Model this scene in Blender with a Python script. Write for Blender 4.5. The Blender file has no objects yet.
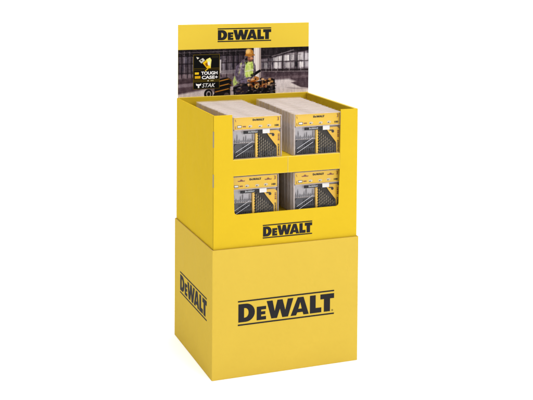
import bpy, bmesh, math, random
import numpy as np
from mathutils import Vector, Matrix

random.seed(4)
S = bpy.context.scene
COL = S.collection

# ------------------------------------------------------------------ camera
cam = bpy.data.cameras.new('camera')
co = bpy.data.objects.new('camera', cam); COL.objects.link(co)
cam.sensor_width = 36.0
cam.lens = 1043.9 / 533 * 36
cam.shift_y = -0.379
cam.clip_start = 0.05; cam.clip_end = 400
yaw, pit, rol = 0.36482, -0.045022, 0.007263
F = Vector((math.sin(yaw)*math.cos(pit), math.cos(yaw)*math.cos(pit), math.sin(pit)))
R = F.cross(Vector((0, 0, 1))).normalized(); U = R.cross(F)
R2 = R*math.cos(rol) + U*math.sin(rol); U2 = -R*math.sin(rol) + U*math.cos(rol)
M = Matrix((R2, U2, -F)).transposed().to_4x4()
M.translation = Vector((-1.18302, -3.64015, 1.60353))
co.matrix_world = M
S.camera = co

# ------------------------------------------------------------------ world, lamps, exposure
w = bpy.data.worlds.new('World'); S.world = w; w.use_nodes = True
bg = w.node_tree.nodes['Background']
bg.inputs['Color'].default_value = (1, 1, 1, 1)
# bright overhead; dim warm horizon added to deepen the cartons' left faces
_nt = w.node_tree; _g = _nt.nodes.new('ShaderNodeTexCoord'); _sx = _nt.nodes.new('ShaderNodeSeparateXYZ')
_mr = _nt.nodes.new('ShaderNodeMapRange'); _mr.inputs['From Min'].default_value = 0; _mr.inputs['From Max'].default_value = .7
_mr.inputs['To Min'].default_value = 0; _mr.inputs['To Max'].default_value = 1
_mc = _nt.nodes.new('ShaderNodeMix'); _mc.data_type = 'RGBA'
_mc.inputs['A'].default_value = (.17, .125, .06, 1); _mc.inputs['B'].default_value = (.95, .95, .95, 1)
bg.inputs['Strength'].default_value = 1
_nt.links.new(_g.outputs['Generated'], _sx.inputs[0]); _nt.links.new(_sx.outputs['Z'], _mr.inputs['Value'])
_nt.links.new(_mr.outputs['Result'], _mc.inputs['Factor']); _nt.links.new(_mc.outputs['Result'], bg.inputs['Color'])
def area(name, loc, target, size, power, col=(1, 1, 1)):
    l = bpy.data.lights.new(name, 'AREA'); l.shape = 'SQUARE'; l.size = size; l.energy = power; l.color = col
    o = bpy.data.objects.new(name, l); COL.objects.link(o); o.location = loc
    d = Vector(target) - Vector(loc)
    o.rotation_euler = d.to_track_quat('-Z', 'Y').to_euler()
    return o
area('key_softbox', (1.7, -5.2, 2.15), (0.3, 0.2, 0.9), 1.8, 104, (1, .985, .96))
_l = bpy.data.lights.new('floor_fill_sun', 'SUN'); _l.energy = 2.7; _l.angle = math.radians(35)  # unseen overhead sun added to lift the whole floor to white
_o = bpy.data.objects.new('floor_fill_sun', _l); COL.objects.link(_o); _o.location = (0, 0, 5); _o.rotation_euler = (math.radians(4), 0, 0)
S.view_settings.view_transform = 'Standard'; S.view_settings.look = 'None'
S.view_settings.exposure = 0; S.view_settings.gamma = 1
S.cycles.transparent_max_bounces = 48
S.cycles.max_bounces = 8

# ------------------------------------------------------------------ materials
def principled(name, base, rough=.5, **kw):
    m = bpy.data.materials.new(name); m.use_nodes = True
    b = m.node_tree.nodes['Principled BSDF']
    b.inputs['Base Color'].default_value = (*base, 1); b.inputs['Roughness'].default_value = rough
    for k, v in kw.items():
        b.inputs[k.replace('_', ' ')].default_value = v
    return m
def board(name, base, rough=.42, amt=.05, bump=.02, **kw):
    """printed, laminated carton: slight mottling of the ink, faint flute ripple"""
    m = principled(name, base, rough, **kw); nt = m.node_tree; b = nt.nodes['Principled BSDF']
    tc = nt.nodes.new('ShaderNodeTexCoord')
    n = nt.nodes.new('ShaderNodeTexNoise'); n.inputs['Scale'].default_value = 5; n.inputs['Detail'].default_value = 6
    nt.links.new(tc.outputs['Object'], n.inputs['Vector'])
    mx = nt.nodes.new('ShaderNodeMix'); mx.data_type = 'RGBA'
    mx.inputs['A'].default_value = (*[c*(1-amt) for c in base], 1)
    mx.inputs['B'].default_value = (*[min(1, c*(1+amt)) for c in base], 1)
    nt.links.new(n.outputs['Fac'], mx.inputs['Factor']); nt.links.new(mx.outputs['Result'], b.inputs['Base Color'])
    wv = nt.nodes.new('ShaderNodeTexNoise'); wv.inputs['Scale'].default_value = 60
    n2 = nt.nodes.new('ShaderNodeTexNoise'); n2.inputs['Scale'].default_value = 9; n2.inputs['Detail'].default_value = 3
    nt.links.new(tc.outputs['Object'], wv.inputs['Vector']); nt.links.new(tc.outputs['Object'], n2.inputs['Vector'])
    ad = nt.nodes.new('ShaderNodeMath'); ad.operation = 'MULTIPLY_ADD'; ad.inputs[1].default_value = .04
    nt.links.new(wv.outputs['Fac'], ad.inputs[0]); nt.links.new(n2.outputs['Fac'], ad.inputs[2])
    bp = nt.nodes.new('ShaderNodeBump'); bp.inputs['Strength'].default_value = 1; bp.inputs['Distance'].default_value = bump
    nt.links.new(ad.outputs[0], bp.inputs['Height']); nt.links.new(bp.outputs['Normal'], b.inputs['Normal'])
    return m
YEL = board('yellow_carton', (.60, .408, .021), .55, .045, .007, IOR=1.03)
YEL2 = board('yellow_carton_base', (.575, .405, .058), .55, .045, .007, IOR=1.03)
HDR = board('yellow_header', (.66, .47, .045), .5, .02, .002, IOR=1.1)
YCARD = principled('yellow_print', (.62, .385, .012), .4)
YORG = principled('orange_yellow_plastic', (.60, .35, .012), .35)
BLACK = principled('black_ink', (.008, .008, .009), .5, IOR=1.2)
INK = principled('charcoal_ink', (.022, .021, .023), .5, IOR=1.08)
WHITE = principled('white_sticker', (.8, .8, .8), .45)
STICK = principled('grey_white_sticker', (.62, .61, .6), .5)
CREASE = principled('worn_fold_highlight', (.74, .57, .13), .6, IOR=1.1)  # paler board edges: cracked fold ink plus a painted edge highlight
GREYT = principled('grey_lettering', (.32, .33, .34), .5)
BROWN = principled('kraft_edge', (.30, .2, .09), .8)
REDB = principled('dark_red_print', (.16, .04, .012), .5)
CLIP = principled('grey_clip', (.21, .165, .085), .5)
PALE = principled('pale_print', (.5, .43, .30), .5)
BRONZE = principled('bronze_steel', (.1, .08, .06), .35, Metallic=.3)
STEEL = principled('dark_steel', (.028, .028, .036), .35, Metallic=.2)
MSTEEL = principled('grey_steel', (.16, .155, .17), .35, Metallic=.3)
LSTEEL = principled('bright_steel', (.55, .56, .62), .3, Metallic=.6)
TRAYG = principled('grey_case_insert', (.36, .345, .37), .4)
DKIN = principled('dark_case_insert', (.02, .016, .012), .5, Specular_IOR_Level=.2)
OLIVE = principled('olive_print', (.22, .19, .03), .5)
# twist on drill bits
nt = BRONZE.node_tree; b = nt.nodes['Principled BSDF']
tc = nt.nodes.new('ShaderNodeTexCoord'); mp = nt.nodes.new('ShaderNodeMapping'); mp.inputs['Rotation'].default_value = (0, .6, .5)
wv = nt.nodes.new('ShaderNodeTexWave'); wv.bands_direction = 'Z'; wv.inputs['Scale'].default_value = 32; wv.inputs['Distortion'].default_value = 2.0; wv.inputs['Detail Scale'].default_value = 3
cr = nt.nodes.new('ShaderNodeMix'); cr.data_type = 'RGBA'
cr.inputs['A'].default_value = (.012, .010, .009, 1); cr.inputs['B'].default_value = (.20, .165, .115, 1)
nt.links.new(tc.outputs['Object'], mp.inputs['Vector']); nt.links.new(mp.outputs['Vector'], wv.inputs['Vector'])
nt.links.new(wv.outputs['Fac'], cr.inputs['Factor']); nt.links.new(cr.outputs['Result'], b.inputs['Base Color'])

def plastic(name, col, opac, rough=.12, noise=0):
    m = bpy.data.materials.new(name); m.use_nodes = True; nt = m.node_tree
    b = nt.nodes['Principled BSDF']
    b.inputs['Base Color'].default_value = (*col, 1); b.inputs['Roughness'].default_value = rough
    b.inputs['Alpha'].default_value = opac
    b.inputs['Specular IOR Level'].default_value = .6
    if noise:
        tc = nt.nodes.new('ShaderNodeTexCoord'); n = nt.nodes.new('ShaderNodeTexNoise')
        n.inputs['Scale'].default_value = 22; n.inputs['Detail'].default_value = 4; n.inputs['Distortion'].default_value = .8
        mr = nt.nodes.new('ShaderNodeMapRange')
        mr.inputs['From Min'].default_value = .3; mr.inputs['From Max'].default_value = .7
        mr.inputs['To Min'].default_value = max(0, opac-noise); mr.inputs['To Max'].default_value = opac+noise
        nt.links.new(tc.outputs['Object'], n.inputs['Vector']); nt.links.new(n.outputs['Fac'], mr.inputs['Value'])
        nt.links.new(mr.outputs['Result'], b.inputs['Alpha'])
    return m
CLEAR = plastic('clear_plastic', (.72, .71, .75), .022, .10, .022)
MILKY = plastic('clear_plastic_edge', (.70, .61, .58), .60, .3, .14)

# ------------------------------------------------------------------ mesh helpers
def tag(o, label=None, cat=None, group=None, kind=None):
    if label: o['label'] = label
    if cat: o['category'] = cat
    if group: o['group'] = group
    if kind: o['kind'] = kind
    return o
def link(name, me, mats, parent=None, loc=None, rot=None):
    o = bpy.data.objects.new(name, me); COL.objects.link(o)
    for m in (mats if isinstance(mats, (list, tuple)) else [mats]): me.materials.append(m)
    if parent: o.parent = parent
    if loc: o.location = loc
    if rot: o.rotation_euler = rot
    return o
def bm_obj(name, bm, mats, parent=None, smooth=False, **k):
    me = bpy.data.meshes.new(name); bmesh.ops.recalc_face_normals(bm, faces=bm.faces); bm.to_mesh(me); bm.free()
    if smooth:
        for p in me.polygons: p.use_smooth = True
    return link(name, me, mats, parent, **k)
def box(bm, x0, x1, y0, y1, z0, z1, bev=0, seg=2, mi=0):
    r = bmesh.ops.create_cube(bm, size=1)
    for v in r['verts']:
        v.co = Vector(((x0+x1)/2+v.co.x*(x1-x0), (y0+y1)/2+v.co.y*(y1-y0), (z0+z1)/2+v.co.z*(z1-z0)))
    fs = set(f for v in r['verts'] for f in v.link_faces)
    for f in fs: f.material_index = mi
    if bev:
        es = list({e for f in fs for e in f.edges})
        bmesh.ops.bevel(bm, geom=es, offset=bev, segments=seg, affect='EDGES', profile=.5)
def boxo(name, x0, x1, y0, y1, z0, z1, mat, parent, bev=0, seg=2, edge=None):
    bm = bmesh.new(); box(bm, x0, x1, y0, y1, z0, z1, bev, seg)
    if edge:
        bm.normal_update()
        for f in bm.faces: f.material_index = 0 if max(abs(c) for c in f.normal) > .97 else 1
    return bm_obj(name, bm, [mat, edge] if edge else mat, parent)
def cyl(bm, p, q, r0, r1=None, n=10):
    r1 = r0 if r1 is None else r1
    p, q = Vector(p), Vector(q); d = q-p
    rr = bmesh.ops.create_cone(bm, cap_ends=True, segments=n, radius1=r0, radius2=r1, depth=d.length)
    bmesh.ops.transform(bm, verts=rr['verts'], matrix=Matrix.Translation((p+q)/2) @ d.to_track_quat('Z', 'Y').to_matrix().to_4x4())
def flat(name, loops, mat, parent=None, thick=.0006, origin=(0, 0, 0), rot=(math.pi/2, 0, 0), grow=0):
    """closed outlines (holes by even-odd fill) as one thin plate, drawn in x / z and facing -y"""
    cu = bpy.data.curves.new(name, 'CURVE'); cu.dimensions = '2D'; cu.fill_mode = 'BOTH'; cu.extrude = thick/2; cu.offset = grow
    for lp in loops:
        s = cu.splines.new('POLY'); s.points.add(len(lp)-1); s.use_cyclic_u = True
        for i, (x, z) in enumerate(lp): s.points[i].co = (x, z, 0, 1)
    tmp = bpy.data.objects.new('tmp', cu); COL.objects.link(tmp)
    dg = bpy.context.evaluated_depsgraph_get()
    me = bpy.data.meshes.new_from_object(tmp.evaluated_get(dg)); me.name = name
    bpy.data.objects.remove(tmp); bpy.data.curves.remove(cu)
    me.transform(Matrix.Translation(origin) @ Matrix.Rotation(rot[2], 4, 'Z') @ Matrix.Rotation(rot[0], 4, 'X'))
    me.materials.clear()
    return link(name, me, mat, parent)
def text(name, s, x, z, h, mat, parent, y=0, width=None, bold=.0, rotz=0, vertical=False, shear=0):
    """block lettering from the built-in font, h = cap height, x/z = lower left corner"""
    cu = bpy.data.curves.new(name, 'FONT'); cu.body = s; cu.size = 1; cu.offset = bold; cu.extrude = .0002/h; cu.shear = shear
    tmp = bpy.data.objects.new('tmp', cu); COL.objects.link(tmp)
    dg = bpy.context.evaluated_depsgraph_get()
    me = bpy.data.meshes.new_from_object(tmp.evaluated_get(dg)); me.name = name
    bpy.data.objects.remove(tmp); bpy.data.curves.remove(cu)
    xs = [v.co.x for v in me.vertices]; ys = [v.co.y for v in me.vertices]
    sy = h/(max(ys)-min(ys)); sx = (width/(max(xs)-min(xs))) if width else sy
    x0, y0 = min(xs), min(ys)
    for v in me.vertices: v.co = Vector(((v.co.x-x0)*sx, (v.co.y-y0)*sy, v.co.z*h))
    if vertical: me.transform(Matrix.Rotation(math.pi/2, 4, 'Z'))
    me.transform(Matrix.Translation((x, y, z)) @ Matrix.Rotation(math.pi/2, 4, 'X'))
    me.materials.clear()
    return link(name, me, mat, parent)

# the heavy wordmark between two rules, 4.2 wide and 1 high
def logo_loops(bars=True):
    L = []
    b, t = .135, .865
    if bars: L += [[(0, 0), (4.2, 0), (4.2, .055), (0, .055)], [(0, .945), (4.2, .945), (4.2, 1), (0, 1)]]
    def arc(cx, cz, rx, rz, a0, a1, n=14):
        return [(cx+rx*math.cos(math.radians(a0+(a1-a0)*i/n)), cz+rz*math.sin(math.radians(a0+(a1-a0)*i/n))) for i in range(n+1)]
    mz = (b+t)/2
    L.append([(0.02, b)] + arc(.34, mz, .38, (t-b)/2, -90, 90) + [(.02, t)])
    L.append([(.26, b+.17)] + arc(.30, mz, .155, (t-b)/2-.17, -90, 90, 10) + [(.26, t-.17)])
    e = .68
    L.append([(.80, b), (1.2, b), (1.2, b+.135), (.99, b+.135), (.99, b+.215), (1.17, b+.215), (1.17, b+.335), (.99, b+.335),
              (.99, e-.13), (1.2, e-.13), (1.2, e), (.80, e)])
    L.append([(1.43, b), (1.675, b), (1.80, .50), (1.905, b), (2.155, b), (2.385, t), (2.14, t), (2.035, .42), (1.915, t), (1.69, t),
              (1.575, .42), (1.48, t), (1.225, t)])
    L.append([(2.27, b), (2.51, b), (2.56, b+.115), (2.80, b+.115), (2.835, b), (3.07, b), (2.835, t), (2.575, t)])
    L.append([(2.605, b+.255), (2.76, b+.255), (2.69, .665)])
    L.append([(3.12, b), (3.63, b), (3.63, b+.20), (3.375, b+.20), (3.375, t), (3.12, t)])
    L.append([(3.585, t-.20), (3.745, t-.20), (3.745, b), (4.02, b), (4.02, t-.20), (4.2, t-.20), (4.2, t), (3.585, t)])
    return L
def logo(name, x, z, wd, hg, y, mat, parent, side=False, bars=True, rtm=False, vertical=False, grow=0):
    lp = [[(px/4.2*wd, pz*hg) for px, pz in l] for l in logo_loops(bars)]
    if rtm:   # the tiny registered mark by the foot of the T
        cx, cz, r = wd*.981, hg*.165, hg*.035
        lp.append([(cx+r*math.cos(a*.4), cz+r*math.sin(a*.4)) for a in range(16)])
        lp.append([(cx+r*.6*math.cos(a*.4), cz+r*.6*math.sin(a*.4)) for a in range(16)])
    if vertical: lp = [[(-pz, px) for px, pz in l] for l in lp]
    if side:   # on the left wall, reads towards the front corner
        return flat(name, lp, mat, parent, .0006, (x, y, z), (math.pi/2, 0, -math.pi/2))
    return flat(name, lp, mat, parent, .0006, (x, y, z), grow=grow)

def rrect(x0, x1, z0, z1, r, n=6):
    out = []
    for cx, cz, a0 in ((x1-r, z0+r, -90), (x1-r, z1-r, 0), (x0+r, z1-r, 90), (x0+r, z0+r, 180)):
        out += [(cx+r*math.cos(math.radians(a0+90*i/n)), cz+r*math.sin(math.radians(a0+90*i/n))) for i in range(n+1)]
    return out
def sleeve(name, x0, x1, y0, y1, z0, z1, t, mat, parent, r=.0025, sides='flbr', n=4):
    """upright carton wall folded round rounded corners; sides picks which runs are present"""
    bm = bmesh.new()
    def ring(x0, x1, y0, y1, r):
        o = []
        for cx, cy, a0 in ((x1-r, y0+r, -90), (x1-r, y1-r, 0), (x0+r, y1-r, 90), (x0+r, y0+r, 180)):
            for i in range(n+1):
                a = math.radians(a0+90*i/n); o.append((cx+r*math.cos(a), cy+r*math.sin(a)))
        return o
    o, i = ring(x0, x1, y0, y1, r), ring(x0+t, x1-t, y0+t, y1-t, max(r-t, .0004))
    N = len(o)
    V = [[bm.verts.new((*p, z)) for p in ring_] for ring_, z in ((o, z0), (o, z1), (i, z1), (i, z0))]
    for k in range(4):
        A, B = V[k], V[(k+1) % 4]
        for j in range(N):
            j2 = (j+1) % N
            f = bm.faces.new((A[j], A[j2], B[j2], B[j])); f.material_index = 1 if k in (1, 3) else 0
    return bm_obj(name, bm, mat, parent)

# ------------------------------------------------------------------ the setting: white studio sweep
bm = bmesh.new(); box(bm, -60, 60, -40, 120, -.02, 0)
fl = bm_obj('floor', bm, principled('white_studio_floor', (.93, .93, .93), .9, Specular_IOR_Level=.0)); tag(fl, kind='structure')

# ------------------------------------------------------------------ base carton
W, D, HB = .6, .5086, .4913
def root(name, label, cat, loc=(0, 0, 0), group=None):
    o = bpy.data.objects.new(name, None); COL.objects.link(o); o.location = loc; o.empty_display_size = .05
    return tag(o, label, cat, group)
base = root('base_carton', 'tall plain yellow cardboard plinth with large black wordmark on front and side', 'display stand')
EDGE = principled('cut_board_edge', (.42, .27, .05), .8)
sleeve('carton_wall', 0, W, 0, D, .0005, HB, .004, [YEL2, EDGE], base)
boxo('carton_floor', .0045, W-.0045, .0045, D-.0045, .001, .005, YEL2, base)
boxo('support_panel', .0045, W-.0045, .0045, D-.0045, HB-.016, HB-.012, YEL2, base)
logo('printed_wordmark', .1015, .1965, .3955, .0945, -.0004, INK, base, rtm=True)
logo('printed_wordmark', -.0004, .2048, .3585, .0872, .4245, INK, base, side=True)

# ------------------------------------------------------------------ upper display tray with header board
tray = root('display_tray', 'yellow two tier cardboard display box with picture header board standing on the plinth', 'display box', (0, 0, HB-.0115))
Z0 = HB-.0115
def tz(z): return z-Z0
X0, X1, Y0, Y1, ZT = .0057, .5943, .008, .5043, .9930
# folded wall: back and both sides as one U, front panel separate
bm = bmesh.new()
t = .004
def wall(px):
    pass
prof_o = [(X0, Y0+.0005), (X0, Y1), (X1, Y1), (X1, Y0+.0005)]
prof_i = [(X0+t, Y0+.0005), (X0+t, Y1-t), (X1-t, Y1-t), (X1-t, Y0+.0005)]
VV = [[bm.verts.new((*p, z)) for p in pr] for pr, z in ((prof_o, 0), (prof_o, tz(ZT)), (prof_i, tz(ZT)), (prof_i, 0))]
for k in range(4):
    A, B = VV[k], VV[(k+1) % 4]
    for j in range(3):
        bm.faces.new((A[j], A[j+1], B[j+1], B[j]))
bm.faces.new([VV[k][0] for k in range(4)]); bm.faces.new([VV[k][3] for k in range(4)])
bmesh.ops.bevel(bm, geom=bm.edges[:], offset=.0009, segments=2, affect='EDGES'); bm.normal_update()
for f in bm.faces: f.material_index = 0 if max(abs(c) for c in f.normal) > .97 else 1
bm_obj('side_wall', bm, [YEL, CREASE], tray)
# front panel: notch at the top, window below
outer = [(X0, tz(HB-.0113)), (X1, tz(HB-.0113)), (X1, tz(ZT)), (.5225, tz(ZT)), (.5205, tz(.7605)), (.0805, tz(.7605)), (.0775, tz(ZT)), (X0, tz(ZT))]
def window_outline():
    l, r_, zb, zt, r = .0880, .5165, .6165, .7605, .012
    p = [(l-.004, tz(zt)), (l, tz(zb)+r)]
    for i in range(1, 7):
        a = math.radians(180+90*i/6); p.append((l+r+r*math.cos(a), tz(zb)+r+r*math.sin(a)))
    for i in range(7):
        a = math.radians(270+90*i/6); p.append((r_-r+r*math.cos(a), tz(zb)+r+r*math.sin(a)))
    p.append((r_+.003, tz(zt)))
    return p
wo = window_outline()
front = outer[:4] + [(.5200, tz(.7605))] + wo[::-1][1:-1] + [(.0835, tz(.7605)), (.0775, tz(ZT)), (X0, tz(ZT))]
fp = flat('front_panel', [front], YEL, tray, .004, (0, Y0+.002, 0))
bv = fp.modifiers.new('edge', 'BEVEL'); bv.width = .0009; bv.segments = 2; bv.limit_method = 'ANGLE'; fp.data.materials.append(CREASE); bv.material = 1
# shelf lip in two halves, between the posts, with a shelf sheet behind it
for a, c in ((.0795, .3022), (.3032, .5205)):
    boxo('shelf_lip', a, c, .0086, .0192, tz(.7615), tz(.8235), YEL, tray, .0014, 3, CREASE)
boxo('upper_shelf', X0+t+.001, X1-t-.001, .0200, Y1-t-.0145, tz(.8150), tz(.8190), YEL, tray)
boxo('lower_shelf', X0+t+.001, X1-t-.001, .0200, Y1-t-.0145, tz(.5900), tz(.5940), YEL, tray)
boxo('tray_floor', X0+t+.001, X1-t-.001, .0135, Y1-t-.012, .0003, .0043, YEL, tray)
# inner liners thicken side and back rims
boxo('side_liner', X0+t+.0006, X0+t+.0036, .0135, Y1-t-.016, tz(.825), tz(.9915), YEL, tray, .0006)
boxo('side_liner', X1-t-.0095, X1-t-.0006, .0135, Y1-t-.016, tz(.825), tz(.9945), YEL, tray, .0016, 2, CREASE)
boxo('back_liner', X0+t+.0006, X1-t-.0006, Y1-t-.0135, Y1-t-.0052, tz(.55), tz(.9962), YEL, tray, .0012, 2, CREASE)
logo('printed_wordmark', .2027, tz(.5178), .2017, .0505, Y0-.0004, INK, tray, grow=.0006)
for z0, z1 in ((.874, .934), (.725, .774)):
    bm = bmesh.new(); box(bm, X0-.0010, X0+.0014, Y0-.0006, Y0+.009, tz(z0), tz(z1), .0005)
    bm_obj('corner_clip', bm, CLIP, tray)

# header board
HT = 1.2965
HX0, HX1, HY = .0080, .5935, Y1-t-.0046
hb = boxo('header_board', HX0, HX1, HY, HY+.0036, tz(.86), tz(HT), HDR, tray, .0006)
logo('printed_wordmark', .1798, tz(1.2218), .2383, .0560, HY-.0004, BLACK, hb, grow=.0007)

# ---- the printed picture: colours computed per vertex of a flat sheet
PW, PH = 720, 240
PX0, PX1, PZ0, PZ1 = HX0, HX1, .9905, 1.1925
uu, vv = np.meshgrid(np.linspace(0, 3, PW), np.linspace(0, 1, PH))   # v from the top
# coordinates in photograph-like units: x 177..308, y 49..97
X = 177+uu/3*131.2; Yp = 48.4+vv*47.5
rng = np.random.default_rng(3)
def sm(a, k):
    for _ in range(k):
        a = (np.roll(a, 1, 0)+np.roll(a, -1, 0)+2*a)/4; a = (np.roll(a, 1, 1)+np.roll(a, -1, 1)+2*a)/4
    return a
def nz(sx, sy):
    g = rng.random((sy+2, sx+2)); gx = uu/3*sx; gy = vv*sy
    ix = gx.astype(int).clip(0, sx); iy = gy.astype(int).clip(0, sy); fx = gx-ix; fy = gy-iy
    fx = fx*fx*(3-2*fx); fy = fy*fy*(3-2*fy)
    return (g[iy, ix]*(1-fx)+g[iy, ix+1]*fx)*(1-fy)+(g[iy+1, ix]*(1-fx)+g[iy+1, ix+1]*fx)*fy
img = np.zeros((PH, PW, 3))
def put(mask, c, a=1.0):
    global img
    m = (np.clip(mask, 0, 1)*a)[..., None]; img = img*(1-m)+np.array(c, float)*m
def poly(pts, soft=.35):
    d = np.full(X.shape, -1e9)
    n = len(pts); area_ = sum(pts[i][0]*pts[(i+1) % n][1]-pts[(i+1) % n][0]*pts[i][1] for i in range(n))
    inside = np.zeros(X.shape, bool); dist = np.full(X.shape, 1e9)
    for i in range(n):
        (x1, y1), (x2, y2) = pts[i], pts[(i+1) % n]
        dx, dy = x2-x1, y2-y1
        tt = np.clip(((X-x1)*dx+(Yp-y1)*dy)/(dx*dx+dy*dy+1e-9), 0, 1)
        dist = np.minimum(dist, np.hypot(X-x1-tt*dx, Yp-y1-tt*dy))
        c = ((y1 > Yp) != (y2 > Yp)) & (X < (x2-x1)*(Yp-y1)/(y2-y1+1e-12)+x1)
        inside ^= c
    return np.clip(.5+np.where(inside, dist, -dist)/soft, 0, 1)
def line(x1, y1, x2, y2, wd, soft=.35):
    dx, dy = x2-x1, y2-y1
    tt = np.clip(((X-x1)*dx+(Yp-y1)*dy)/(dx*dx+dy*dy+1e-9), 0, 1)
    return np.clip(.5+(wd/2-np.hypot(X-x1-tt*dx, Yp-y1-tt*dy))/soft, 0, 1)
def ell(cx, cy, rx, ry, soft=.3):
    d = np.hypot((X-cx)/rx, (Yp-cy)/ry); return np.clip(.5+(1-d)*min(rx, ry)/soft, 0, 1)
def rect(x0, x1, y0, y1, soft=.35): return poly([(x0, y0), (x1, y0), (x1, y1), (x0, y1)], soft)
# hall
img[:] = (62, 55, 60)
put(rect(170, 320, 72, 100, 3), (118, 106, 114))
put(rect(170, 320, 49, 54, 2), (48, 42, 46))
put(rect(176, 262, 55, 71, 1.5), (92, 84, 92), .8)
for i in range(80):       # far windows on the left
    x = rng.uniform(177, 254); up = rng.random() < .45; c = rng.choice([170, 155, 135, 60, 52, 100])
    put(rect(x, x+rng.uniform(.6, 3.0), *( (55.6, 61.6) if up else (63, rng.uniform(66, 71))), .8), (c-4, c-8, c+4), rng.uniform(.2, .6))
for x in (180.5, 186, 190, 219, 224.5, 231, 236, 241): put(line(x, 49, x, 76, .8), (38, 33, 38), .8)
for x in (183, 188.2, 221.5, 227.5, 233.5): put(line(x, 50, x, 73, .35), (165, 158, 168), .6)
for y, c in ((54.8, 36), (62.2, 44), (71.5, 50)): put(line(176, y, 256, y+.3, .8), (c, c-6, c), .85)
put(line(177, 51.5, 262, 50.5, .5), (150, 143, 150), .55)
for i in range(9): put(line(177+i*9, 50, 184+i*9, 55, .35), (120, 112, 122), .5)
put(poly([(208, 70), (250, 69), (250, 72.5), (208, 74)], 1), (165, 158, 168), .6)
# right hall in perspective
put(poly([(258, 48), (310, 48), (310, 78), (258, 76)], .5), (74, 66, 72))
put(poly([(258, 48), (310, 48), (310, 52), (286, 54.5), (272, 58), (258, 59)], .6), (56, 50, 55))
put(poly([(258, 60), (272, 59), (288, 54.5), (310, 52.5), (310, 71), (258, 70)], .8), (128, 120, 130), .9)
pn = sm(nz(70, 14), 2)
for i in range(60):
    x = rng.uniform(259, 309); lo = 60-(x-259)/50*7.5; up = rng.random() < .5
    y0_, y1_ = (lo+rng.uniform(0, 1), 62.3) if up else (63.4, rng.uniform(67, 70.5))
    c = rng.choice([235, 225, 205, 70, 60, 150]) if x > 266 else rng.choice([150, 120, 66])
    put(rect(x, x+rng.uniform(.6, 2.4), y0_, y1_, .7), (c-6, c-8, c), rng.uniform(.3, .8))
for x, y, ww, hh, c in ((271, 58.5, 4.2, 3.6, 205), (276, 57.2, 4.4, 4.9, 215), (283.5, 56, 4.4, 6, 225), (289, 55.2, 4.2, 6.6, 205), (298, 54.2, 4.6, 7.6, 225), (304.5, 55, 4.4, 6.8, 200),
                    (262, 64, 4, 5, 150), (272, 64, 4.4, 5.2, 215), (284, 64, 4.6, 5.4, 222), (289.5, 64.2, 3.4, 5, 190), (298, 64, 5.2, 5, 232), (305, 64.5, 4, 4, 170)):
    put(rect(x, x+ww, y, y+hh, .8), (c-4, c-7, c), .62)
for i in range(12): put(line(259+i*4.4, 56, 259+i*4.4, 70, .35), (58, 52, 58), .55)
put(poly([(300, 55), (310, 55), (310, 70), (303, 69)], 1.5), (190, 186, 198), .55)
for x in (268.6, 281.3, 294, 296, 303.5): put(line(x, 50, x, 72, 1.3 if x in (281.3, 296) else .6), (52, 46, 50), .95)
put(line(292, 49, 310, 50.5, 1.1), (42, 37, 41)); put(line(258, 62.8, 310, 62.8, .7), (70, 63, 68))
put(line(270, 57.5, 292, 51.5, .9), (150, 143, 150), .7); put(line(258, 56.5, 300, 56, .5), (95, 88, 94), .8)
put(line(258, 70.3, 310, 71.5, 1.0), (62, 54, 58)); put(line(258, 72.3, 310, 73.5, .8), (150, 138, 146), .7)
for x in (264, 270, 276, 288, 300): put(line(x, 66, x, 72, .5), (190, 185, 195), .6)
# floor
put(poly([(258, 73.5), (310, 74.5), (310, 98), (258, 98)], 1.0), (88, 76, 84))
put(poly([(258, 78.5), (310, 77), (310, 80), (258, 80.5)], .8), (118, 105, 113), .7)
put(poly([(272, 81), (288, 80.5), (310, 90.5), (310, 98), (268, 98)], 2.2), (205, 198, 205))
put(poly([(290, 84.5), (310, 81), (310, 91), (300, 89.5)], 1.2), (92, 80, 88))
put(poly([(284, 89), (310, 91), (310, 92.2), (292, 91)], .9), (150, 140, 148), .6)
put(poly([(176, 77), (215, 74.5), (215, 79), (176, 83)], 1.5), (74, 62, 68), .8)
put(poly([(176, 82), (214, 79.5), (214, 82.5), (176, 86)], 1.2), (132, 120, 130), .8)
put(poly([(176, 85.5), (194, 84.5), (206, 90), (176, 92)], 1.5), (92, 78, 86), .85)
put(poly([(176, 92), (206, 87.5), (214, 92), (206, 98), (176, 98)], 2), (200, 192, 200), .9)
put(rect(236, 262, 72, 98, 2), (130, 118, 128), .5)
n = sm(nz(90, 10), 1)-.5; img += n[..., None]*22
n = nz(220, 80)-.5; img += n[..., None]*14
# bright column
put(rect(251.5, 258.6, 48, 82, .5), (206, 198, 200)); put(rect(256.9, 258.8, 48, 84, .5), (160, 148, 150)); put(line(254.3, 48, 254.3, 82, .5), (232, 226, 226), .8)
# stacked cases at the left of the worker
put(rect(217.6, 219, 59, 72, .4), (205, 200, 205), .85)
put(poly([(213, 79), (225, 76.5), (229, 79), (229, 96), (212, 97)], .6), (46, 40, 40))
for y in (79.6, 84.5, 89.3):
    put(line(213.5, y+1.5, 226.5, y-1.2, 1.0), (176, 128, 66)); put(line(214, y+3.2, 227.5, y+.4, 1.0), (28, 24, 25)); put(line(226.5, y-1.2, 229.5, y+.6, .7), (120, 88, 50))
put(ell(206.5, 92.5, 4.2, 4.8), (38, 34, 37)); put(ell(206.8, 92.6, 2.5, 3.1), (150, 145, 152)); put(ell(206.9, 92.7, 1.5, 1.9), (52, 47, 50))
put(ell(219, 94, 7.5, 3.3), (50, 44, 46)); put(ell(224.5, 94.5, 2.6, 2.6), (92, 84, 86))
put(rect(228, 231.5, 86, 96, .8), (205, 196, 202), .7)
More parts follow.
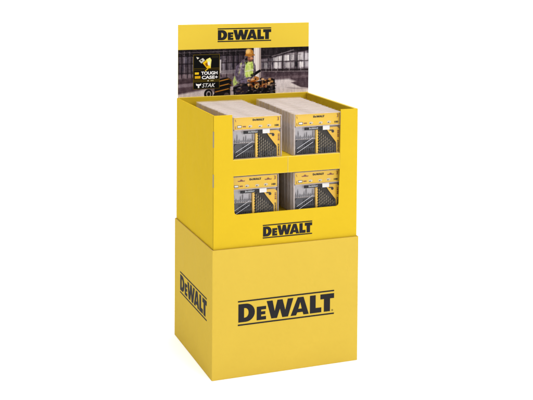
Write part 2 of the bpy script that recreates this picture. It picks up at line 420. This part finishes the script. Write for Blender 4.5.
# worker
sk = (176, 128, 104)
put(poly([(236.5, 64), (241, 59.5), (247, 60), (252.5, 64), (254, 72), (252, 82), (244, 90), (233, 90), (231, 84), (233, 73)], .8), (122, 112, 128))
put(poly([(243.5, 61), (250.5, 62), (252, 66), (250.5, 77), (244, 79.5), (242, 70)], .6), (186, 205, 118))
put(poly([(245.5, 62), (248.5, 62), (248, 78), (245.5, 78)], .6), (206, 214, 160), .7)
put(poly([(233.5, 73), (237, 72), (236.5, 83), (231.5, 86), (230.5, 81)], .6), (182, 200, 126), .9)
put(poly([(234, 66), (240, 61), (244, 64), (242, 70), (241, 80), (235, 82), (232.5, 75)], .7), (112, 102, 122))
put(poly([(238, 63.5), (239.8, 62.5), (238, 72), (236, 76)], .4), (186, 198, 120), .8)
put(poly([(237.5, 66), (240, 64.5), (239, 74), (237, 76)], .9), (158, 148, 168), .7); put(poly([(234.8, 72), (236.5, 70), (236, 79), (234.4, 80)], .8), (88, 78, 92), .7)
put(line(243.2, 62, 242.6, 76, .8), (206, 214, 190), .7); put(line(249.5, 64, 249, 76, .7), (140, 150, 96), .8); put(line(243, 71.5, 251, 70.5, 1.2), (206, 206, 196), .8)
put(poly([(251, 63), (253.4, 66), (253.2, 72), (251.4, 72)], .5), (106, 96, 110))
put(poly([(236, 79), (250, 76.5), (252.5, 79.5), (240, 84.5)], .6), (120, 110, 132))
put(ell(248, 58.4, 2.6, 3.6, .5), sk); put(ell(246.6, 59, 1.2, 3, .8), (128, 92, 78), .7); put(poly([(246.2, 60.2), (250.2, 59.8), (249.2, 62.2), (247.2, 62.4)], .7), (104, 78, 68), .8); put(line(250.1, 57.6, 250.9, 59.2, .6), (196, 148, 122), .9)
put(poly([(245.2, 56.4), (251, 56.0), (251, 57.0), (245.4, 57.6)], .5), (96, 68, 56), .7)
put(poly([(242.6, 59.5), (245, 57), (245.4, 62.5), (243.5, 65)], .5), (48, 42, 44))
put(ell(247.2, 53.2, 3.9, 3.9, .5), (184, 140, 82)); put(ell(245.6, 51.4, 2.2, 2.4, 1.4), (222, 190, 132), .8); put(line(248.5, 49, 250.5, 55, .9), (150, 100, 44), .7)
put(ell(248.9, 58.2, 1.3, .9, .4), (196, 150, 124)); put(ell(250.0, 57.9, .4, .3), (70, 52, 46), .7); put(ell(248.0, 58.1, .4, .3), (70, 52, 46), .7)
put(poly([(242.8, 54.6), (252.2, 54.6), (252.6, 56.0), (243, 56.4)], .4), (160, 112, 58))
put(poly([(247.5, 75.5), (258, 70), (259, 72), (250.5, 77.5)], .5), (26, 24, 28)); put(poly([(250, 76), (254, 77.5), (253, 80), (249.5, 78.5)], .4), (35, 32, 35))
put(ell(253.5, 79.3, 3.6, 2.4, .4), (170, 122, 76)); put(ell(251, 82, 2.8, 1.9, .4), (158, 100, 52))
# tool tote and leather tools in front
put(poly([(231, 87), (246, 83), (273, 80), (274, 97), (232, 98)], .7), (36, 33, 36))
put(poly([(232, 90), (240, 85), (247, 87), (244, 94), (234, 97)], .7), (70, 62, 74), .8)
for i in range(46):
    x = rng.uniform(246, 271); y = rng.uniform(79.5, 88-(x-246)*.05); r = rng.uniform(.6, 1.8)
    c = [(160, 118, 82), (120, 76, 46), (216, 178, 140), (60, 44, 40), (190, 150, 104)][rng.integers(5)]
    put(ell(x, y, r, r*rng.uniform(.5, 1), .4), c, .9)
put(ell(262.5, 87, 2.6, 2.8), (176, 124, 82)); put(ell(262.5, 87.2, 1.2, 1.4), (90, 36, 26)); put(ell(254.5, 87, 2.1, 2.4), (194, 158, 110)); put(ell(254.7, 87.3, .9, 1.1), (60, 40, 36))
put(rect(258.5, 273.5, 88.5, 97, .5), (38, 36, 40)); put(rect(268.5, 271, 86.5, 95, .5), (92, 88, 94), .8); put(line(258, 88.6, 274, 84.8, .7), (120, 112, 116), .8)
for i in range(20):
    x = rng.uniform(232, 272); put(ell(x, rng.uniform(89, 96), rng.uniform(.5, 1.4), .6), (120, 108, 116), .45)
body = poly([(236.5, 64), (241, 60), (246, 61), (252.5, 64), (253.5, 72), (251, 81), (244, 84), (236, 86), (232, 85), (234, 73)], 1.2)
for i in range(260):      # folds and mottling of the workwear
    x = rng.uniform(232, 254); y = rng.uniform(61, 88)
    vest = 243 < x < 250.5 and 62 < y < 77
    c = [(84, 74, 84), (150, 140, 152), (190, 184, 190), (64, 56, 62)][rng.integers(4)] if not vest else [(150, 172, 84), (212, 224, 160), (120, 134, 80), (196, 212, 130)][rng.integers(4)]
    put(ell(x, y, rng.uniform(.3, 1.3), rng.uniform(.3, 1.4), .5)*body, c, rng.uniform(.2, .5))
for i in range(170):      # bits of kit in and around the tote
    x = rng.uniform(230, 274); y = rng.uniform(83, 96)
    c = [(24, 20, 22), (90, 80, 84), (150, 120, 90), (52, 44, 46), (170, 164, 168)][rng.integers(5)]
    put(ell(x, y, rng.uniform(.3, 1.5), rng.uniform(.25, .7), .4), c, rng.uniform(.25, .6))
put(line(236.5, 64, 234, 73, .5), (60, 52, 58), .6); put(line(237, 80.5, 250.5, 77.3, .5), (70, 60, 68), .7); put(line(242.5, 62, 241.5, 78, .5), (60, 60, 50), .6)
for i in range(240):      # scattered light and dark scraps across the hall
    x = rng.choice([rng.uniform(177, 240), rng.uniform(259, 309)]); y = rng.uniform(50, 78)
    c = rng.choice([30, 46, 170, 200, 90]); put(rect(x, x+rng.uniform(.3, 2.2), y, y+rng.uniform(.25, 1.1), .5), (c, c-4, c), rng.uniform(.08, .3))
# badge
put(rect(191.6, 217.5, 53.4, 87.4, .3), (104, 92, 22)); put(rect(192.2, 216.9, 54.0, 66.9, .3), (22, 20, 18)); put(rect(192.2, 216.9, 69.0, 77.9, .3), (20, 18, 18)); put(rect(192.2, 216.9, 80.6, 86.9, .3), (22, 20, 20))
put(rect(192.3, 216.8, 67.4, 68.7, .3), (52, 46, 16)); put(rect(192.3, 216.8, 78.3, 80.2, .3), (84, 74, 24))
put(poly([(197, 59.4), (201, 56.8), (203.2, 59.2), (199.6, 62.3)], .4), (196, 196, 190)); put(poly([(194.4, 55.6), (197.6, 56.6), (195.8, 58.2)], .3), (210, 208, 200)); put(ell(199.5, 59.3, 1.0, .8), (90, 88, 84))
put(poly([(200.6, 61.8), (204.6, 58.6), (208.8, 61), (208.8, 67.2), (205, 67.2)], .4), (232, 186, 40)); put(poly([(204.2, 58.4), (208, 56.6), (209.5, 59), (208.5, 66.8), (206.5, 63)], .4), (246, 226, 140)); put(poly([(203, 62.6), (205.2, 61.2), (206.4, 64.2), (204.6, 65.6)], .3), (150, 104, 16))
put(ell(206.8, 62.4, 1.2, 2.0), (250, 246, 226), .9)
put(line(203.5, 69.4, 206, 67.6, .8), (236, 196, 60)); put(rect(209.5, 216, 54.7, 57.2, .4), (62, 58, 40))
put(poly([(193.2, 70.8), (197.2, 70.8), (197.2, 73.0), (193.2, 73.0)], .3), (226, 190, 60)); put(rect(193.2, 198.8, 74.4, 77.0, .3), (206, 168, 50))
put(ell(206.2, 79.4, .6, .6), (235, 235, 235)); put(rect(208.6, 211.6, 78.9, 79.9, .3), (190, 186, 160), .8)
img = np.clip((img-100)*1.38+90, 0, 255)*np.array([1.0, .99, .955])
img = img/255.0
lin = np.where(img <= .04045, img/12.92, ((img+.055)/1.055)**2.4)
xs = np.linspace(PX0, PX1, PW); zs = np.linspace(tz(PZ1), tz(PZ0), PH)
gx, gz = np.meshgrid(xs, zs)
vt = np.stack([gx.ravel(), np.full(gx.size, HY-.0003), gz.ravel()], 1)
idx = np.arange(PW*PH).reshape(PH, PW)
fc = np.stack([idx[1:, :-1], idx[1:, 1:], idx[:-1, 1:], idx[:-1, :-1]], -1).reshape(-1, 4)
me = bpy.data.meshes.new('printed_picture'); me.from_pydata(vt.tolist(), [], fc.tolist())
ca = me.color_attributes.new('ink', 'FLOAT_COLOR', 'POINT')
rgba = np.ones((PW*PH, 4), np.float32); rgba[:, :3] = lin.reshape(-1, 3)
ca.data.foreach_set('color', rgba.ravel())
PM = principled('picture_ink', (.5, .5, .5), .5, IOR=1.15)
at = PM.node_tree.nodes.new('ShaderNodeVertexColor'); at.layer_name = 'ink'
hs = PM.node_tree.nodes.new('ShaderNodeHueSaturation'); hs.inputs['Value'].default_value = .74
PM.node_tree.links.new(at.outputs['Color'], hs.inputs['Color']); PM.node_tree.links.new(hs.outputs['Color'], PM.node_tree.nodes['Principled BSDF'].inputs['Base Color'])
link('printed_picture', me, PM, hb)
def pxx(x): return PX0+(x-177)/131.2*(PX1-PX0)
def pzz(y): return tz(PZ1)-(y-48.4)/47.5*(PZ1-PZ0)
pl = dict(y=HY-.0007)
text('picture_lettering', 'TOUGH', pxx(199.4), pzz(73.4), .0135, WHITE, hb, width=.071, bold=.03, **pl)
text('picture_lettering', 'CASE+', pxx(200.0), pzz(77.6), .0135, WHITE, hb, width=.070, bold=.03, **pl)
text('picture_lettering', 'STAK', pxx(200.2), pzz(85.8), .0165, WHITE, hb, width=.058, bold=.0, shear=.3, **pl)
flat('picture_emblem', [[(pxx(194.2), pzz(81.8)), (pxx(194.7), pzz(83.8)), (pxx(196.2), pzz(84.2)), (pxx(196.2), pzz(86.2)), (pxx(197.6), pzz(86.2)), (pxx(197.6), pzz(84.2)), (pxx(199.1), pzz(83.8)), (pxx(199.6), pzz(81.8)), (pxx(197.9), pzz(82.4)), (pxx(195.9), pzz(82.4))]], WHITE, hb, .0003, (0, HY-.0006, 0))

# ------------------------------------------------------------------ drill bit packs
PWD, PTH, PHT = .1995, .0298, .1635
def shell_mesh():
    bm = bmesh.new()
    prof = [(-PTH/2, 0), (PTH/2, 0), (PTH/2, PHT), (-PTH/2, PHT)]
    box(bm, -PWD/2, PWD/2, -PTH/2, PTH/2-.002, 0.0005, PHT-.0019, .0024, 2)
    box(bm, -PWD/2-.0008, PWD/2+.0008, PTH/2-.0016, PTH/2, 0, PHT, .0005, 1)
    box(bm, -PWD/2+.006, PWD/2-.006, -PTH/2-.0022, -PTH/2-.0004, .1115, .1135, .0004, 1)
    yq = -PTH/2-.0016  # thin milky ribs added to stand for white glints on the blister
    for x0, x1, z0, z1 in ((-.0965, -.0955, .006, .108), (-.0060, -.0052, .006, .094), (.0945, .0955, .006, .108), (-.094, -.008, .1085, .1093),
                           (-.094, -.008, .0625, .0633), (-.094, .094, .0035, .0045), (-.0965, -.0955, .115, .158), (.0950, .0960, .115, .158), (-.094, .094, .1592, .1600)):
        box(bm, x0, x1, yq, -PTH/2+.0004, z0, z1, .0003, 1)
    bmesh.ops.recalc_face_normals(bm, faces=bm.faces)
    for f in bm.faces: f.material_index = 0 if abs(f.normal.y) > .9 and f.calc_area() > 1e-3 else 1
    return bm
def make_pack(full, red):
    """a clear clamshell with a yellow header card and an open drill case; front face towards -y"""
    r = root('drill_bit_pack', 'pack', 'drill bit pack')
    yf = -PTH/2
    bm_obj('clear_shell', shell_mesh(), [CLEAR, MILKY], r)
    cx0, cx1 = -.0935, .0925
    card = boxo('header_card', cx0, cx1, yf+.0010, yf+.0060, .1135, .1585, YCARD, r)
    yc = yf+.0006
    logo('card_wordmark', -.0195, .1425, .047, .0105, yc, BLACK, card, bars=False)
    if full:
        flat('card_bracket', [[(cx0+.004, .1520), (cx0+.006, .1520), (cx0+.0085, .1430), (cx0+.0065, .1430)],
                              [(cx0+.0045, .1180), (cx0+.0085, .1170), (cx0+.0085, .1195), (cx0+.0065, .1195), (cx0+.0065, .1270), (cx0+.0045, .1270)]], REDB, card, .0003, (0, yc, 0))
        flat('card_bracket', [[(cx1-.013, .1545), (cx1-.006, .1545), (cx1-.006, .1415), (cx1-.013, .1415), (cx1-.013, .1432), (cx1-.009, .1440), (cx1-.009, .1470), (cx1-.011, .1480), (cx1-.009, .1500), (cx1-.009, .1528), (cx1-.013, .1528)]], REDB, card, .0003, (0, yc, 0))
        flat('card_icon', [rrect(-.081, -.063, .1195, .1290, .001, 2), rrect(-.0795, -.0645, .1210, .1278, .001, 2)], BLACK, card, .0003, (0, yc, 0))
        flat('card_icon', [rrect(-.0793, -.0647, .1212, .1276, .0008, 2)], STICK, card, .0003, (0, yc, 0))
        flat('card_mark', [rrect(-.059+q*.0034, -.0563+q*.0034, .1218-(q % 2)*.0006, .1266, .0005, 1) for q in range(4)], REDB, card, .0003, (0, yc, 0))
        for ex, ez, m in ((-.029, .1245, PALE), (.012, .1235, PALE), (.047, .1245, PALE)):
            flat('card_picture', [[(ex+.0085*math.cos(a*.5)*(1+.2*math.sin(3*a)), ez+.0048*math.sin(a*.5)) for a in range(12)]], m, card, .0003, (0, yc, 0))
            flat('card_picture', [[(ex-.006, ez-.003), (ex-.001, ez-.0045), (ex+.001, ez-.001), (ex-.003, ez)]], STEEL, card, .0003, (0, yc-.0004, 0))
        text('card_lettering', '100', .070, .1195, .0075, BLACK, card, y=yc, width=.0165, bold=.05)
        if red:
            for ex in (-.052, .056):
                flat('card_emblem', [[(ex-.015, .1450), (ex-.006, .1450), (ex-.004, .1480), (ex, .1500), (ex+.004, .1480), (ex+.006, .1450), (ex+.015, .1450), (ex+.013, .1415), (ex-.013, .1415)]], REDB, card, .0003, (0, yc, 0))
    # case
    cs = bmesh.new()
    box(cs, cx0, cx1, -.001, .008, .004, .109, .0015)
    case = bm_obj('case_shell', cs, TRAYG, r)
    y0 = -.0015
    if full:
        ins = boxo('bit_tray', -.0915, -.0065, y0-.0025, y0, .006, .060, STEEL, case, .001)
    strip = bmesh.new(); box(strip, -.0065, .0040, -.0105, y0, .004, .100, .001)
    bm_obj('hinge_strip', strip, YORG if red else YCARD, case)
    boxo('drill_rack', .0045, .0800, y0-.002, y0-.0002, .004, .099, DKIN, case, .0005)
    yy = [(.034, .1040), (.0830, .1040), (.0930, .0960), (.0930, .004), (.0808, .004), (.0800, .0420), (.066, .0600), (.050, .0800)]
    flat('yellow_cover', [yy], YORG, case, .003, (0, -.0098, 0))
    if full:
        # scalloped holes on the hinge strip
        for k in range(9):
            bm = bmesh.new(); cyl(bm, (.0042, -.0108, .010+k*.0102), (.0042, -.0088, .010+k*.0102), .0030, n=10)
            bm_obj('hinge_notch', bm, BLACK, case)
        # twist drills, a bar of loops
        for k in range(9):
            x = .0108+k*.0079; top = .098-k*.0072-random.uniform(0, .003); rad = .0031-.0001*k
            bm = bmesh.new(); cyl(bm, (x, -.0060, .006), (x, -.0060, top-.006), rad, n=10); cyl(bm, (x, -.0060, top-.006), (x, -.0060, top), rad, .0004, n=10)
            bm_obj('drill_bit', bm, BRONZE, case, smooth=False)
        for k in range(7):
            x = .0145+k*.0096; bm = bmesh.new(); cyl(bm, (x, -.0100, .004), (x, -.0100, .0235), .0026, n=8); cyl(bm, (x, -.0100, .0235), (x, -.0100, .0275), .0026, .0010, n=8)
            bm_obj('drill_bit', bm, STEEL, case)
        # screwdriver bits on the left side in two rows
        for k in range(10):
            x = -.0880+k*.0083
            bm = bmesh.new(); cyl(bm, (x, -.0068, .0045), (x, -.0068, .0190), .0029, n=6); cyl(bm, (x, -.0068, .0190), (x, -.0068, .0260), .0018, .0008, n=6)
            bm_obj('screw_bit', bm, STEEL, case)
        for k in range(6):
            x = -.052+k*.0083
            bm = bmesh.new(); cyl(bm, (x, -.0062, .032), (x, -.0062, .044), .0027, n=6); cyl(bm, (x, -.0062, .044), (x, -.0062, .052), .0017, .0008, n=6)
            bm_obj('screw_bit', bm, STEEL, case)
        for k in range(9):
            x = -.0860+k*.0088; h = .074+.012*math.sin(k*1.7)+random.uniform(-.004, .004)
            bm = bmesh.new(); cyl(bm, (x, -.0035, .060), (x, -.0035, h), .0016, n=8); cyl(bm, (x, -.0035, h), (x, -.0035, h+.008), .0011, .0004, n=8)
            bm_obj('thin_bit', bm, MSTEEL, case)
        boxo('bit_clip', -.0900, -.0080, -.0050, -.0015, .0655, .0690, MSTEEL, case, .0006)
        bm = bmesh.new(); cyl(bm, (-.0765, -.0085, .046), (-.0765, -.0005, .046), .0145, n=24); bm_obj('socket', bm, STEEL, case)
        for dz in (0, .016):
            bm = bmesh.new(); cyl(bm, (-.0850, -.0100, .012+dz), (-.0180, -.0100, .050+dz), .0011, n=8); bm_obj('long_bit', bm, LSTEEL, case)
        # catch
        bm = bmesh.new(); cyl(bm, (.0645, -.0125, .087), (.0645, -.0110, .087), .0055, n=14); box(bm, .050, .066, -.0122, -.0112, .0895, .0935, .0003)
        bm_obj('case_catch', bm, DKIN, case)
        logo('case_wordmark', .0905, .008, .044, .0075, -.0117, BLACK, case, bars=False, vertical=True)
        flat('case_mark', [rrect(.0838, .0903, .0640+q*.0072, .0692+q*.0072-(q % 2)*.0012, .0007, 2) for q in range(4)], REDB, case, .0004, (0, -.0118, 0))
    # label strip
    lab = boxo('black_label', -.0560, .0200, yf+.0008, yf+.0018, .0965, .1085, BLACK, r, .0004)
    if full: logo('label_wordmark', -.0370, .0985, .0380, .0085, yf+.0005, GREYT, lab, bars=False)
    boxo('white_sticker', .0212, .0500, yf+.0008, yf+.0018, .0945, .1100, STICK, r, .0003)
    return r
def copy_tree(o, parent=None):
    c = o.copy(); COL.objects.link(c); c.parent = parent
    for ch in list(o.children): copy_tree(ch, c)
    return c
ORD = ['front', 'second', 'third', 'fourth', 'fifth', 'sixth', 'seventh', 'eighth', 'ninth', 'tenth', 'eleventh', 'twelfth', 'thirteenth']
detail = make_pack(True, False); detail_red = make_pack(True, True); plain = make_pack(False, False)
used = set()
rows = [('upper left row', .1835, .8195, 13, detail, .0330, 'left row of packs on the upper shelf'),
        ('upper right row', .4315, .8195, 13, detail, .0330, 'right row of packs on the upper shelf'),
        ('lower left row', .1725, .5945, 3, detail_red, .0330, 'left row of packs on the lower shelf'),
        ('lower right row', .4330, .5945, 7, detail_red, .0330, 'right row of packs on the lower shelf')]
for nm, x, z, n, proto, step, grp in rows:
    for k in range(n):
        src = proto if k == 0 else plain
        if src not in used and True:
            used.add(src); o = src
        else: o = copy_tree(src)
        top = nm.startswith('upper')
        jx = random.uniform(-.0018, .0018) if k else 0
        shift = -.0011*k if nm == 'upper left row' else (.0004*k if nm == 'upper right row' else 0)
        o.location = (x+jx+shift, (.0365 if nm != 'upper right row' else .0345)+k*(step-.0005)+(random.uniform(-.001, .001) if k else 0), z+.0003)
        o.rotation_euler = (math.radians(-1.2 + (random.uniform(-.9, .9) if k else random.uniform(-.5, .5))), 0, math.radians(random.uniform(-.9, .9) if k else random.uniform(-.5, .5)))
        o['group'] = grp
        if k == 0:
            o['label'] = {'upper left row': 'front clear pack of drill bits at left on the upper shelf, plain yellow header card',
                          'upper right row': 'front clear pack of drill bits at right on the upper shelf, beside the right post',
                          'lower left row': 'front drill bit pack in the left of the lower window, dark red marks on card',
                          'lower right row': 'front drill bit pack in the right of the lower window, dark red marks on card'}[nm]
        else:
            o['label'] = '%s clear drill bit pack from the front in the %s%s' % (ORD[k], nm, ', against the back' if k == n-1 and top else '')
